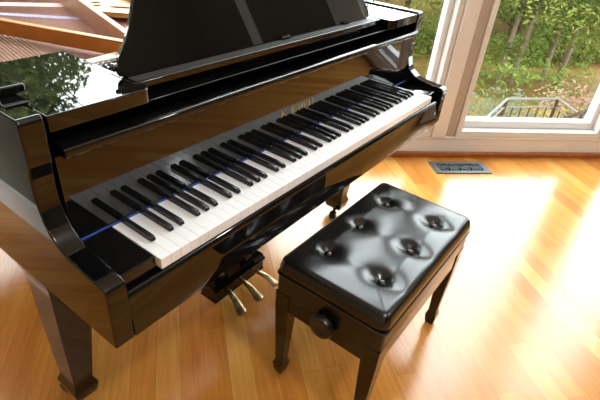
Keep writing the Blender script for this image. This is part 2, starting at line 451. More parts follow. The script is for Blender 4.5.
# two raised struts in view, meeting near the front, and two more towards the treble
bm = bmesh.new(); bar(bm, (.352, .495), (.10, 1.183), .022, .915, .956); obj('strut', bm, M['bronze'], plate, bevel=.003)['label'] = 'orange-brown strut on the bass side'
bm = bmesh.new(); bar(bm, (.350, .507), (.565, 1.225), .020, .905, .968); obj('strut', bm, M['bronze_pale'], plate, bevel=.003)['label'] = 'taller bronze strut nearest the desk'
bm = bmesh.new(); bar(bm, (.62, .50), (.78, 1.36), .020, .905, .96); obj('strut', bm, M['bronze'], plate, bevel=.003)
bm = bmesh.new(); bar(bm, (.95, .50), (1.0, 1.04), .020, .905, .96); obj('strut', bm, M['bronze'], plate, bevel=.003)
bm = bmesh.new(); prism(bm, [(.20, .512), (.20, .536), (.36, .566), (.60, .566), (1.2, .566), (1.2, .512)], 'z', .905, .926); obj('plate_flange', bm, M['cream'], plate, bevel=.004)['label'] = 'front flange of the plate, its gleam painted cream'  # cream colour stands in for the gleam on the flange
# gold web with oval holes beyond the taller strut
def ring_plate(bm, outer, holes, z0, z1):
    for z in (z0, z1):
        edges = []
        for lp in [outer]+holes:
            vs = [bm.verts.new((x, y, z)) for x, y in lp]
            edges += [bm.edges.new((vs[i], vs[(i+1) % len(vs)])) for i in range(len(vs))]
        bmesh.ops.triangle_fill(bm, edges=edges, use_beauty=True, use_dissolve=False)
    bm.verts.ensure_lookup_table()
    n = len(bm.verts)//2; s = 0
    for lp in [outer]+holes:
        k = len(lp)
        for i in range(k):
            a, b = s+i, s+(i+1) % k
            bm.faces.new((bm.verts[a], bm.verts[b], bm.verts[n+b], bm.verts[n+a]))
        s += k
def oval(cx, cy, a, b, rot, n=20):
    c, s_ = math.cos(rot), math.sin(rot)
    return [(cx+a*math.cos(2*PI*k/n)*c-b*math.sin(2*PI*k/n)*s_, cy+a*math.cos(2*PI*k/n)*s_+b*math.sin(2*PI*k/n)*c) for k in range(n)]
bm = bmesh.new()
rt = -.85
holes = [oval(.628, .964, .040, .016, rt), oval(.578, 1.03, .014, .012, rt), oval(.60, 1.075, .017, .014, rt), oval(.70, 1.10, .055, .022, rt), oval(.64, 1.19, .030, .02, rt), oval(.80, 1.02, .05, .02, rt)]
ring_plate(bm, [(.536, .945), (.60, .868), (.80, .80), (.93, .86), (.93, 1.10), (.78, 1.30), (.585, 1.29)], holes, .915, .932)
obj('plate_web', bm, M['gold'], plate, bevel=.002)['label'] = 'gold web with oval holes'
# felts lying across the strings
def strip(bm, a, b, w, z0, z1): bar(bm, a, b, w, z0, z1)
bm = bmesh.new(); bar(bm, (.22, 1.432), (.575, 1.185), .060, .8985, .9050); obj('string_felt', bm, M['cream'], piano)['label'] = 'cream felt under the strings'
bm = bmesh.new(); bar(bm, (.17, 1.335), (.50, .978), .034, .9015, .9056); obj('string_braid', bm, M['braid'], piano)['label'] = 'pale blue braid woven through the strings'
bm = bmesh.new(); bar(bm, (.575, .965), (.64, .86), .034, .9015, .9056); obj('string_braid', bm, M['braid'], piano)['label'] = 'pale blue braid beside the gold web'
# strings, each one its own
d = Vector((.165, .97, 0)).normalized()
xs = []
x = -.145
while x < .17: xs.append((x, .0025)); x += .0098
while x < .575: xs.append((x, .0016)); x += .0064
for x, r in xs[:100]:
    p0 = Vector((x, .52, .9045))
    L_ = 1.0
    # clip to the case
    p1 = p0 + d*L_
    y_end = 1.47
    if p0.x < -.055:
        t = (-.055-p0.x)/d.x; p0 = p0 + d*t
    p1 = p0 + d*((y_end-p0.y)/d.y)
    bm = bmesh.new(); tube(bm, [p0, p1], r, 6); obj('string', bm, M['copper'], piano, smooth=True)
bm = bmesh.new()
lathe(bm, [(.0033, 0), (.0033, .026), (.0028, .028)], (0, 0, 0), 'z', 8)
pin = None
for row in range(3):
    for k in range(12):
        x = .175+k*.0155+row*.005; y = .463+row*.017
        if pin is None:
            bmesh.ops.translate(bm, verts=bm.verts, vec=(x, y, .897)); pin = obj('tuning_pin', bm, M['steel'], piano, smooth=True); p0_ = Vector((x, y, 0)); pl = Vector(pin.location)
        else:
            c = pin.copy(); COL.objects.link(c); c.parent = piano; c.location = pl + Vector((x, y, 0)) - p0_

# legs with casters ----------------------------------------------
def leg(foot, top, caster):
    (fx, fy), (tx, ty) = foot, top
    def sec(z, hx, hy, dx=0, dy=0):              # a section on the line from foot to top
        t = max(0, min(1, (z-.10)/.44)); return (fx+(tx-fx)*t+dx, fy+(ty-fy)*t+dy, hx, hy, FL+z)
    secs = [sec(.036, .027, .037), sec(.040, .0285, .0395), sec(.074, .0345, .0465), sec(.080, .034, .046), sec(.100, .0265, .0375), sec(.13, .028, .039),
            sec(.34, .041, .046), sec(.47, .047, .051), sec(.50, .051, .056), sec(.525, .058, .066), sec(.540, .064, .080), (tx, ty+.01, .068, .10, ZB-.0005)]
    bm = bmesh.new(); loft_rect(bm, secs)
    l = obj('leg', bm, K, piano, bevel=.002)
    dx, dy = caster
    bm = bmesh.new(); lathe(bm, [(.014, FL+.024), (.019, FL+.028), (.019, FL+.0357)], (fx, fy, 0), 'z', 16)
    tube(bm, [(fx, fy, FL+.028), (fx+dx*.5, fy+dy*.5, FL+.026), (fx+dx, fy+dy, FL+.020)], .010, 8)
    obj('caster_fork', bm, M['brass'], l, smooth=True)
    bm = bmesh.new()
    lathe(bm, [(.008, -.016), (.017, -.015), (.0195, -.011), (.0195, .011), (.017, .015), (.008, .016)], (0, 0, 0), 'x', 22)
    ang = math.atan2(dy, dx)+PI/2
    bmesh.ops.transform(bm, matrix=Matrix.Translation((fx+dx, fy+dy, FL+.0198)) @ Matrix.Rotation(ang, 4, 'Z'), verts=bm.verts)
    obj('caster_wheel', bm, M['satin'], l, smooth=True)
leg((-.062, .356), (-.050, .318), (-.01, .05))
leg((1.243, .338), (1.268, .322), (-.055, -.022))
leg((.35, 1.45), (.35, 1.45), (.02, -.05))

# pedal lyre -----------------------------------------------------
bm = bmesh.new()
box(bm, .418, .668, .302, .378, .098, .135)
prism(bm, [(.298, .135), (.296, .141), (.301, .148), (.308, .152), (.312, .158), (.372, .158), (.376, .148), (.382, .141), (.382, .135)], 'x', .412, .674)
prism(bm, [(.304, .0975), (.30, .092), (.304, .088), (.376, .088), (.380, .092), (.376, .0975)], 'x', .416, .670)
lyre = obj('pedal_lyre', bm, K, piano, bevel=.0012)
for x in (.478, .608):
    bm = bmesh.new(); loft_rect(bm, [(x, .34, .020, .020, .158), (x, .34, .014, .014, .20), (x, .34, .014, .014, .52), (x, .34, .024, .024, .58), (x, .34, .024, .024, ZB-.0005)])
    obj('lyre_post', bm, K, lyre, bevel=.002)
bm = bmesh.new(); box(bm, .44, .645, .315, .365, .585, ZB-.0005); obj('lyre_head', bm, K, lyre)
for xr, xt, yt in ((.474, .443, .198), (.543, .533, .197), (.610, .629, .203)):
    bm = bmesh.new()
    path = [(xr, .322, .117), (xr, .30, .118), (xr+(xt-xr)*.25, .278, .120), (xr+(xt-xr)*.55, .248, .115), (xr+(xt-xr)*.82, .220, .103), (xt, yt+.006, .097), (xt+(xt-xr)*.05, yt-.004, .095)]
    pc = catmull(path, 4)
    n = len(pc); rings = []
    for i, p_ in enumerate(pc):
        t = i/(n-1)
        w = .0080+.0105*max(0, min(1, (t-.25)/.5)) if t < .86 else .0185*math.sqrt(max(.02, 1-((t-.86)/.142)**2))
        hgt = .0055
        tv = (pc[min(i+1, n-1)]-pc[max(i-1, 0)]).normalized(); s_ = tv.cross(Vector((0, 0, 1))).normalized(); u_ = s_.cross(tv)
        rings.append([bm.verts.new(p_+s_*w*math.cos(2*PI*k/12)+u_*hgt*math.sin(2*PI*k/12)) for k in range(12)])
    for a, b in zip(rings, rings[1:]):
        for k in range(12): bm.faces.new((a[k], a[(k+1) % 12], b[(k+1) % 12], b[k]))
    bm.faces.new(rings[0][::-1]); bm.faces.new(rings[-1])
    obj('pedal', bm, M['brass_old'], lyre, smooth=True, sharp=60)['label'] = 'worn brass pedal'

# ------------------------------------------------------------------ the bench
BC = Vector((.6357, -.1663, FL)); BA = -.0092
bench = empty('piano_bench', (0, 0, 0), 'black button-tufted leather piano bench standing in front of the keyboard', 'bench')
a, b, RC = .283, .164, .026
btn = [(i*.165, j*.0825) for j in (1, -1) for i in (-1, 0, 1)]
def fpos(n, half, edge):
    out = []
    for k in range(n+1):
        t = -1+2*k/n; out.append(half*math.copysign(abs(t)**.82, t) if abs(t) > 1e-6 else 0)
    return out
ZT = .520
def top_z(x, y):
    dx, dy = a-abs(x), b-abs(y)
    if dx < RC and dy < RC: dd = RC-math.hypot(RC-dx, RC-dy)
    else: dd = min(dx, dy)
    dd = max(dd, 0); r = .020
    z = ZT-.004
    if dd < r: z -= r-math.sqrt(max(0, r*r-(r-dd)**2))
    z += .006*min(1, dd/.07)
    for bx, by in btn:
        q = math.hypot(x-bx, y-by)
        z -= .013*math.exp(-(q/.019)**2)+.0095*math.exp(-(q/.044)**2)
    # soft valleys pulled between the buttons
    for bx in (-.165, 0, .165): z -= .0022*math.exp(-((x-bx)/.02)**2)*min(1, dd/.04)
    return z
NX, NY = 120, 76
gx = fpos(NX, a, 0); gy = fpos(NY, b, 0)
bm = bmesh.new(); grid = {}
def rc(x, y):
    ex, ey = abs(x)-(a-RC), abs(y)-(b-RC)
    if ex > 0 and ey > 0:
        m_, L_ = max(ex, ey), math.hypot(ex, ey); k = m_/L_; return math.copysign(a-RC+ex*k, x), math.copysign(b-RC+ey*k, y)
    return x, y
for i in range(NX+1):
    for j in range(NY+1):
        x, y = rc(gx[i], gy[j]); grid[i, j] = bm.verts.new((x, y, top_z(x, y)))
for i in range(NX):
    for j in range(NY): bm.faces.new((grid[i, j], grid[i+1, j], grid[i+1, j+1], grid[i, j+1]))
per = [(i, 0) for i in range(NX)]+[(NX, j) for j in range(NY)]+[(i, NY) for i in range(NX, 0, -1)]+[(0, j) for j in range(NY, 0, -1)]
prev = [grid[p_] for p_ in per]
for sc_, z in ((1.006, .489), (1.006, .478), (1.0, .470), (.985, .4665)):
    cur = [bm.verts.new((v.co.x*sc_, v.co.y*(1+(sc_-1)*1.7), z)) for v in [grid[p_] for p_ in per]]
    for k in range(len(per)): bm.faces.new((prev[k], prev[(k+1) % len(per)], cur[(k+1) % len(per)], cur[k]))
    prev = cur
bm.faces.new(prev[::-1])
cush = obj('cushion', bm, M['leather'], bench, smooth=True, sharp=60)
for bx, by in btn:
    z = top_z(bx, by)
    bm = bmesh.new(); lathe(bm, [(.0115, -.003), (.0115, .0015), (.0100, .0052), (.006, .0080), (.002, .0090)], (bx, by, z+.0035), 'z', 20)
    obj('button', bm, M['satin'], cush, smooth=True, sharp=60)
def rrect(a, b, r, n=6):
    out = []
    for sx, sy, st in ((1, 1, 0), (-1, 1, PI/2), (-1, -1, PI), (1, -1, 3*PI/2)):
        for k in range(n+1):
            t = st+PI/2*k/n; out.append((sx*(a-r)+r*math.cos(t), sy*(b-r)+r*math.sin(t)))
    return out
bm = bmesh.new(); prism(bm, rrect(a-.001, b-.001, .012, 4), 'z', .402, .4655); obj('seat_box', bm, M['leather'], bench, bevel=.002)
bm = bmesh.new()
pp = rrect(a+.001, b+.001, .014, 5)
tube(bm, [(x, y, .4665) for x, y in pp]+[(pp[0][0], pp[0][1], .4665)], .0026, 8); obj('piping', bm, M['leather'], bench, smooth=True)
bm = bmesh.new()
ia, ib = a-.012, b-.012
for y in (-1, 1): box(bm, -ia+.02, ia-.02, y*ib-.008, y*ib+.008, .340, .4015)
for x in (-1, 1): box(bm, x*ia-.008, x*ia+.008, -ib+.02, ib-.02, .340, .4015)
obj('apron', bm, M['satin'], bench, bevel=.002)
for sx in (-1, 1):
    for sy in (-1, 1):
        cx, cy = sx*(ia-.012), sy*(ib-.012)
        bm = bmesh.new()
        loft_rect(bm, [(cx, cy, .012, .012, FL), (cx, cy, .0155, .0155, FL+.012), (cx, cy, .0195, .0195, FL+.042), (cx, cy, .0145, .0145, FL+.062), (cx, cy, .0145, .0145, FL+.07), (cx, cy, .023, .023, .345), (cx, cy, .0235, .0235, .4018)])
        obj('leg', bm, M['lacquer'] if 0 else M['satin'], bench, bevel=.002)
for s in (-1, 1):
    bm = bmesh.new()
    prof = [(.010, 0), (.010, .010), (.031, .011), (.0350, .014), (.0350, .026), (.032, .030), (.022, .0315), (.020, .0300), (.004, .0300)]
    lathe(bm, prof, (0, 0, 0), 'x', 28)
    for v in bm.verts:                            # scalloped grip
        r_ = math.hypot(v.co.y, v.co.z)
        if r_ > .033:
            k = 1-.05*(math.sin(7*math.atan2(v.co.z, v.co.y))**2); v.co.y *= k; v.co.z *= k
    bmesh.ops.transform(bm, matrix=Matrix.Translation((s*(ia+.008), -.004, .395)) @ (Matrix.Identity(4) if s > 0 else Matrix.Rotation(PI, 4, 'Z')), verts=bm.verts)
    obj('height_knob', bm, M['knobplastic'], bench, smooth=True, sharp=40)
bench.location = (BC.x, BC.y, 0); bench.rotation_euler = (0, 0, BA)
# children were built around the origin, so only the parent moves

# ------------------------------------------------------------------ floor register
vc = Vector((2.145, .045, FL)); va = -PI/4
T = Matrix.Rotation(va, 4, 'Z')
reg = empty('floor_register', (0, 0, 0), 'dark metal scroll-pattern floor register set in the floorboards by the window', 'floor vent')
hl, hw = .172, .068
bm = bmesh.new()
def frame(bm, hx, hy, ix, iy, z0, z1):
    box(bm, -hx, hx, -hy, -iy, z0, z1); box(bm, -hx, hx, iy, hy, z0, z1); box(bm, -hx, -ix, -iy, iy, z0, z1); box(bm, ix, hx, -iy, iy, z0, z1)
frame(bm, hl, hw, .138, .040, .0004, .007); obj('register_frame', bm, M['iron'], reg, bevel=.002)
bm = bmesh.new(); box(bm, -.138, .138, -.040, .040, .0003, .0010); obj('duct_shade', bm, M['duct'], reg)  # black sheet painted as the unlit duct under the grille
bm = bmesh.new()
for k in range(4):
    cx = -.102+k*.068
    tube(bm, [(cx+.026*math.cos(t*PI/10), .030*math.sin(t*PI/10), .0042) for t in range(21)], .0032, 6, cap=False)
    sp = [(cx+(.004+.016*t/14)*math.cos(t*.55), (.004+.018*t/14)*math.sin(t*.55), .0042) for t in range(15)]
    tube(bm, sp, .0028, 6)
    sp = [(cx-(.004+.016*t/14)*math.cos(t*.55), -(.004+.018*t/14)*math.sin(t*.55), .0042) for t in range(15)]
    tube(bm, sp, .0028, 6)
for k in range(5):
    cx = -.136+k*.068
    tube(bm, [(cx, -.04, .0042), (cx+.006*(1 if k < 4 else -1), 0, .0042), (cx, .04, .0042)], .003, 6)
obj('scroll_grille', bm, M['iron'], reg, smooth=True)
reg.location = vc; reg.rotation_euler = (0, 0, va)

# ------------------------------------------------------------------ room shell
NV = Vector((math.sqrt(.5), math.sqrt(.5), 0)); EV = Vector((math.sqrt(.5), -math.sqrt(.5), 0))
D = 1.7127
WM = Matrix(((EV.x, NV.x, 0, 0), (EV.y, NV.y, 0, 0), (0, 0, 1, FL), (0, 0, 0, 1)))    # (s, n, height above floor) -> world
def wbox(bm, s0, s1, n0, n1, z0, z1): return box(bm, s0, s1, n0, n1, z0, z1, mtx=WM)
CH = 3.5
PITW = 1.138; GW = .858
GZ0, GZ1 = .211, 3.1
SMIN, SMAX = -2.0, 4.9
wins = [(1.55-PITW*3, 1.55-PITW*2+GW)]+[(1.55+PITW*q, 1.55+PITW*q+GW) for q in (-1, 0, 1)]
bm = bmesh.new()
wbox(bm, SMIN, SMAX, D, D+.125, -.02, .127)
wbox(bm, SMIN, SMAX, D, D+.125, GZ1+.075, CH)
prev = SMIN
for w, w1 in wins:
    wbox(bm, prev, w-.066, D, D+.125, .127, GZ1+.075); prev = w1+.062
wbox(bm, prev, SMAX, D, D+.125, .127, GZ1+.075)
struct(obj('wall_east', bm, M['paint']))
bm = bmesh.new(); wbox(bm, SMIN+.02, SMAX-.02, D-.014, D-.0005, .030, .122); wbox(bm, SMIN+.02, SMAX-.02, D-.020, D-.0005, .118, .128)
struct(obj('baseboard_east', bm, M['paint'], bevel=.002))
bm = bmesh.new(); wbox(bm, SMIN+.02, SMAX-.02, D-.032, D-.0005, .0005, .030)
struct(obj('trim_1', bm, M['oak_shoe'], bevel=.006, seg=3))
k = 1
for g0, g1 in wins:
    bm = bmesh.new()
    # outer frame
    for s0, s1, z0, z1 in ((g0-.064, g1+.06, .129, .166), (g0-.064, g1+.06, GZ1+.035, GZ1+.073), (g0-.064, g0-.03, .166, GZ1+.035), (g1+.03, g1+.06, .166, GZ1+.035)):
        wbox(bm, s0, s1, D-.012, D+.12, z0, z1)
    wn_ = struct(obj('window_%d' % k, bm, M['sash'], bevel=.003))
    bm = bmesh.new()
    for s0, s1, z0, z1 in ((g0-.03, g1+.03, .166, GZ0), (g0-.03, g1+.03, GZ1, GZ1+.035), (g0-.03, g0, GZ0, GZ1), (g1, g1+.03, GZ0, GZ1)):
        wbox(bm, s0, s1, D+.045, D+.11, z0, z1)
    obj('sash', bm, M['sash'], wn_, bevel=.004)
    bm = bmesh.new(); wbox(bm, g0-.005, g1+.005, D+.090, D+.094, GZ0-.005, GZ1+.005); obj('pane', bm, M['glass'], wn_)
    k += 1
# casings and darker, set-back taupe strips between the window units
t_ = 2
for w, w1 in wins[1:]:
    c1 = w-.28
    bm = bmesh.new(); wbox(bm, c1+.062, c1+.145, D-.030, D-.0005, .1285, GZ1+.074); struct(obj('trim_%d' % t_, bm, M['paint'], bevel=.004)); t_ += 1
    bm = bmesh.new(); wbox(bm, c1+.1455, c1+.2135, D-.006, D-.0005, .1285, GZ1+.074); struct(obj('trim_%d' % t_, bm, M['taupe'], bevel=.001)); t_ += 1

# corner points of the room (counter-clockwise seen from above)
def WP(s): return NV*D+EV*s
c0 = WP(SMIN); c1 = WP(SMAX)
# wall behind the tail, parallel to the keyboard, with one window
YN = c0.y
bm = bmesh.new()
nx0, nx1 = -.36, .24
box(bm, -.66, nx0-.06, YN, YN+.16, FL-.02, FL+CH); box(bm, nx1+.06, c0.x, YN, YN+.16, FL-.02, FL+CH)
box(bm, nx0-.06, nx1+.06, YN, YN+.16, FL-.02, FL+.127); box(bm, nx0-.06, nx1+.06, YN, YN+.16, FL+GZ1+.075, FL+CH)
struct(obj('wall_north', bm, M['paint']))
bm = bmesh.new()
for x0, x1, z0, z1 in ((nx0-.06, nx1+.06, .129, .166), (nx0-.06, nx1+.06, GZ1+.035, GZ1+.073), (nx0-.06, nx0, .166, GZ1+.035), (nx1, nx1+.06, .166, GZ1+.035)):
    box(bm, x0, x1, YN-.01, YN+.11, FL+z0, FL+z1)
wn_ = struct(obj('window_%d' % k, bm, M['sash'], bevel=.003))
bm = bmesh.new(); box(bm, nx0-.004, nx1+.004, YN+.058, YN+.062, FL+.16, FL+GZ1+.04); obj('pane', bm, M['glass'], wn_)
bm = bmesh.new(); box(bm, -.5, c0.x-.02, YN-.016, YN-.0005, FL+.0005, FL+.125); struct(obj('baseboard_north', bm, M['paint'], bevel=.002))
# short wall left of the tail, then the room widens to the left
XL, YL = -.5, 1.0
bm = bmesh.new(); box(bm, XL-.16, XL, YL, YN, FL-.02, FL+CH); struct(obj('wall_west', bm, M['wall_grey']))
bm = bmesh.new(); box(bm, XL+.0005, XL+.016, YL+.0, YN-.02, FL+.0005, FL+.13); struct(obj('baseboard_west', bm, M['paint'], bevel=.002))
XW, YS = -3.2, -4.6
bm = bmesh.new(); box(bm, XW, XL-.16, YL, YL+.16, FL-.02, FL+CH); struct(obj('wall_northwest', bm, M['wall']))
bm = bmesh.new(); box(bm, XW-.16, XW, YS, YL+.16, FL-.02, FL+CH); struct(obj('wall_far_west', bm, M['wall']))
bm = bmesh.new()
sw = []
prev = XW-.16
for x0, x1 in sw:
    box(bm, prev, x0, YS-.16, YS, FL-.02, FL+CH); box(bm, x0, x1, YS-.16, YS, FL-.02, FL+.5); box(bm, x0, x1, YS-.16, YS, FL+2.3, FL+CH); prev = x1
box(bm, prev, c1.x+.16, YS-.16, YS, FL-.02, FL+CH)
struct(obj('wall_south', bm, M['wall_dark']))
for x0, x1 in sw:
    k += 1
    bm = bmesh.new()
    for a0, a1, z0, z1 in ((x0, x1, .5, .56), (x0, x1, 2.24, 2.3), (x0, x0+.06, .56, 2.24), (x1-.06, x1, .56, 2.24), ((x0+x1)/2-.03, (x0+x1)/2+.03, .56, 2.24)):
        box(bm, a0, a1, YS-.12, YS-.02, FL+z0, FL+z1)
    wn_ = struct(obj('window_%d' % k, bm, M['sash']))
    bm = bmesh.new(); box(bm, x0+.05, x1-.05, YS-.072, YS-.068, FL+.55, FL+2.25); obj('pane', bm, M['glass'], wn_)
bm = bmesh.new(); box(bm, c1.x, c1.x+.16, YS, c1.y+.02, FL-.02, FL+CH); struct(obj('wall_southeast', bm, M['wall_dark']))
# white pilaster on the dark wall behind the photographer
bm = bmesh.new()
box(bm, c1.x-.03, c1.x-.0005, -3.62, -3.46, FL+.0005, FL+CH-.001); struct(obj('trim_%d' % t_, bm, M['paint'], bevel=.004)); t_ += 1

fo = [(XW, YS), (c1.x, YS), (c1.x, c1.y), (c0.x, c0.y), (XL, YN), (XL, YL), (XW, YL)]
grow = [(XW-.16, YS-.16), (c1.x+.16, YS-.16), (c1.x+.16, c1.y+.06), (c0.x+.06, c0.y+.16), (XL-.16, YN+.16), (XL-.16, YL+.16), (XW-.16, YL+.16)]
bm = bmesh.new(); prism(bm, grow, 'z', FL-.2, FL); struct(obj('floor', bm, M['floor']))
bm = bmesh.new(); prism(bm, grow, 'z', FL+CH, FL+CH+.1); struct(obj('ceiling', bm, M['ceil']))

# ------------------------------------------------------------------ outside
def gz(x, y):
    n = x*NV.x+y*NV.y
    if n < 5: z = -1.95
    elif n < 20: z = -1.95-2.6*(n-5)/15
    elif n < 30: z = -4.55
    else: z = -4.55+(n-30)*.16
    return z+.15*math.sin(x*.7)*math.sin(y*.55)
bm = bmesh.new(); G = {}
sv = [-45+1.8*i for i in range(51)]; nv = [1.9+.0+((i/44.)**1.6)*62 for i in range(45)]
for i, s in enumerate(sv):
    for j, n in enumerate(nv):
        p_ = EV*s+NV*n; G[i, j] = bm.verts.new((p_.x, p_.y, gz(p_.x, p_.y)))
for i in range(len(sv)-1):
    for j in range(len(nv)-1): bm.faces.new((G[i, j], G[i+1, j], G[i+1, j+1], G[i, j+1]))
o = obj('ground', bm, M['ground'], smooth=True, sharp=None); struct(o)
# stair landing with its rails
LZ = -1.52
bm = bmesh.new()
LP = [(2.62, 3.42), (3.64, 4.50), (4.42, 4.55), (4.34, 3.42)]
def W3(s, n, z): p_ = EV*s+NV*n; return (p_.x, p_.y, z)
prism(bm, [W3(s, n, 0)[:2] for s, n in LP], 'z', LZ-.12, LZ)
for s, n in ((2.9, 3.6), (3.65, 4.35), (4.32, 4.4), (4.25, 3.55)):
    p_ = W3(s, n, 0); box(bm, p_[0]-.06, p_[0]+.06, p_[1]-.06, p_[1]+.06, gz(p_[0], p_[1])-.3, LZ-.12)
struct(obj('stair_landing', bm, M['deck']))
RZ = -.6
rail = empty('landing_railing', W3(4.0, 4.4, LZ), 'pale metal railing with thin balusters bending around the stair landing', 'railing')
pts = [(2.70, 3.50), (3.64, 4.46), (4.39, 4.51), (4.30, 3.62)]
def railtube(name, z, r, m, parent, lab=None):
    bm = bmesh.new(); tube(bm, [W3(s, n, z) for s, n in pts], r, 8); o = obj(name, bm, m, parent, smooth=True)
    if lab: o['label'] = lab
railtube('top_rail', RZ, .017, M['railmetal'], rail); railtube('lower_rail', RZ-.11, .010, M['railmetal'], rail)
railtube('bottom_rail', LZ+.1, .014, M['darkrail'], rail)
for (s, n) in pts[1:3]:
    bm = bmesh.new(); p_ = W3(s, n, 0); tube(bm, [(p_[0], p_[1], LZ), (p_[0], p_[1], RZ-.015)], .021, 8); obj('post', bm, M['darkrail'], rail, smooth=True)
bal = None
for (s0, n0), (s1, n1) in zip(pts, pts[1:]):
    L_ = math.hypot(s1-s0, n1-n0); c = int(L_/.115)
    for i in range(1, c):
        t = i/c; p_ = Vector(W3(s0+(s1-s0)*t, n0+(n1-n0)*t, 0))
        if bal is None:
            bm = bmesh.new(); tube(bm, [(p_.x, p_.y, LZ+.1), (p_.x, p_.y, RZ-.11)], .008, 6); bal = obj('baluster', bm, M['darkrail'], rail, smooth=True); b0_ = p_.copy(); bl = Vector(bal.location)
        else:
            o = bal.copy(); COL.objects.link(o); o.parent = rail; o.location = bl+p_-b0_
# second, dark handrail climbing to the right in front of it
rail2 = empty('stair_railing', W3(3.9, 3.5, LZ), 'dark brown handrail with balusters slanting up to the right beyond the window', 'railing')
A_, B_ = Vector(W3(3.33, 3.42, -.56)), Vector(W3(4.35, 3.42, -.10))
for name, dz, r in (('top_rail', 0, .020), ('lower_rail', -.13, .013)):
    bm = bmesh.new(); tube(bm, [A_+Vector((0, 0, dz)), B_+Vector((0, 0, dz))], r, 8); obj(name, bm, M['darkrail'], rail2, smooth=True)
for i in range(11):
    p_ = A_.lerp(B_, i/10)
    bm = bmesh.new(); tube(bm, [p_, Vector((p_.x, p_.y, max(LZ, p_.z-.95)))], .017 if i % 5 == 0 else .008, 6); obj('post' if i % 5 == 0 else 'baluster', bm, M['darkrail'], rail2, smooth=True)

# vegetation -------------------------------------------------------
def leaf_cloud(rng, blobs, per, size, flat=.6):
    """blobs: (x,y,z,r); many small bent leaf sprays on and in each flattened blob"""
    verts, faces = [], []
    for bx, by, bz, br in blobs:
        for _ in range(int(per*(br**2))):
            while True:
                v = Vector((rng.uniform(-1, 1), rng.uniform(-1, 1), rng.uniform(-1, 1)))
                if .25 < v.length < 1: break
            v = v.normalized()*(.45+.55*rng.random()**.6)
            c = Vector((bx+v.x*br, by+v.y*br, bz+v.z*br*flat))
            nrm = (Vector((rng.gauss(0, .6), rng.gauss(0, .6), 1))+v*.3).normalized()
            t = nrm.cross(Vector((rng.gauss(0, 1), rng.gauss(0, 1), rng.gauss(0, .3)))).normalized(); q = nrm.cross(t)
            s = size*rng.uniform(.6, 1.35)
            i = len(verts)
            verts += [c-t*s, c-q*s*.42+nrm*s*.08, c+t*s, c+q*s*.42+nrm*s*.08]
            faces.append((i, i+1, i+2, i+3))
    return verts, faces
def cloud_mesh(name, seed, blobs, per, size, m, flat=.6):
    rng = random.Random(seed); v, f = leaf_cloud(rng, blobs, per, size, flat)
    me = bpy.data.meshes.new(name); me.from_pydata(v, [], f); me.materials.append(m); return me
def crown_blobs(seed, h, spread, low, n):
    rng = random.Random(seed); out = []
    for i in range(n):
        t = rng.random(); z = low+(h-low)*t; rad = spread*(1-.65*abs(t-.35)**1.1)
        an = rng.uniform(0, 2*PI); d_ = rad*math.sqrt(rng.random())
        out.append((d_*math.cos(an), d_*math.sin(an), z, rng.uniform(.75, 1.35)))
    return out
LM = [M['leaf_a'], M['leaf_b'], M['leaf_c']]
CR = {}
for kind in range(3):
    for var in range(2):
        h = (8.5, 11.5, 13.0)[kind]; sp = (2.9, 3.6, 4.2)[kind]; low = (2.2, 3.0, 1.6)[kind]
        CR[kind, var] = cloud_mesh('foliage', 50+kind*7+var, crown_blobs(11+kind*5+var, h, sp, low, (40, 52, 66)[kind]), 210, .095, LM[kind])
CR[3, 0] = CR[3, 1] = cloud_mesh('foliage', 77, crown_blobs(31, 12.0, 3.2, 1.0, 110), 480, .10, M['leaf_e'])
def trunk_mesh(h, r, lean, seed, m):
    rng = random.Random(seed); bm = bmesh.new()
    path = [Vector((lean[0]*t*t*h+.08*math.sin(3*t+seed), lean[1]*t*t*h+.08*math.cos(2.4*t+seed), h*t)) for t in [i/9 for i in range(10)]]
    base = path[0].copy(); path = [p_-base for p_ in path]
    path[0].z = -.4
    tube(bm, path, [r*(1.15-.85*i/9) for i in range(10)], 9)
    for k in range(7):
        i = 3+k % 6; p_ = path[i]; an = rng.uniform(0, 2*PI); L_ = h*rng.uniform(.14, .26)
        e_ = p_+Vector((math.cos(an)*L_, math.sin(an)*L_, L_*.55)); mid = p_.lerp(e_, .5)+Vector((0, 0, -.08*L_))
        rr = r*(1.1-.85*i/9)*.5
        tube(bm, [p_, mid, e_], [rr, rr*.7, rr*.3], 6)
    me = bpy.data.meshes.new('trunk'); bm.to_mesh(me); bm.free(); me.materials.append(m)
    for q in me.polygons: q.use_smooth = True
    return me
def tree(x, y, kind, var, label, sc=1.0, r=.12, lean=(0, 0), group=None, bark='bark', rot=0, crown_dz=0):
    e_ = empty('tree', (x, y, gz(x, y)), label, 'tree', group)
    e_.rotation_euler = (0, 0, rot)
    h = (8.5, 11.5, 13.0, 12.0)[kind]*sc
    t = bpy.data.objects.new('trunk', trunk_mesh(h*.9, r, lean, int(x*10) % 97, M[bark])); link(t, e_)
    f = bpy.data.objects.new('foliage', CR[kind, var]); link(f, e_); f.scale = (sc, sc, sc); f.location = (lean[0]*h*.45, lean[1]*h*.45, crown_dz)
    return e_
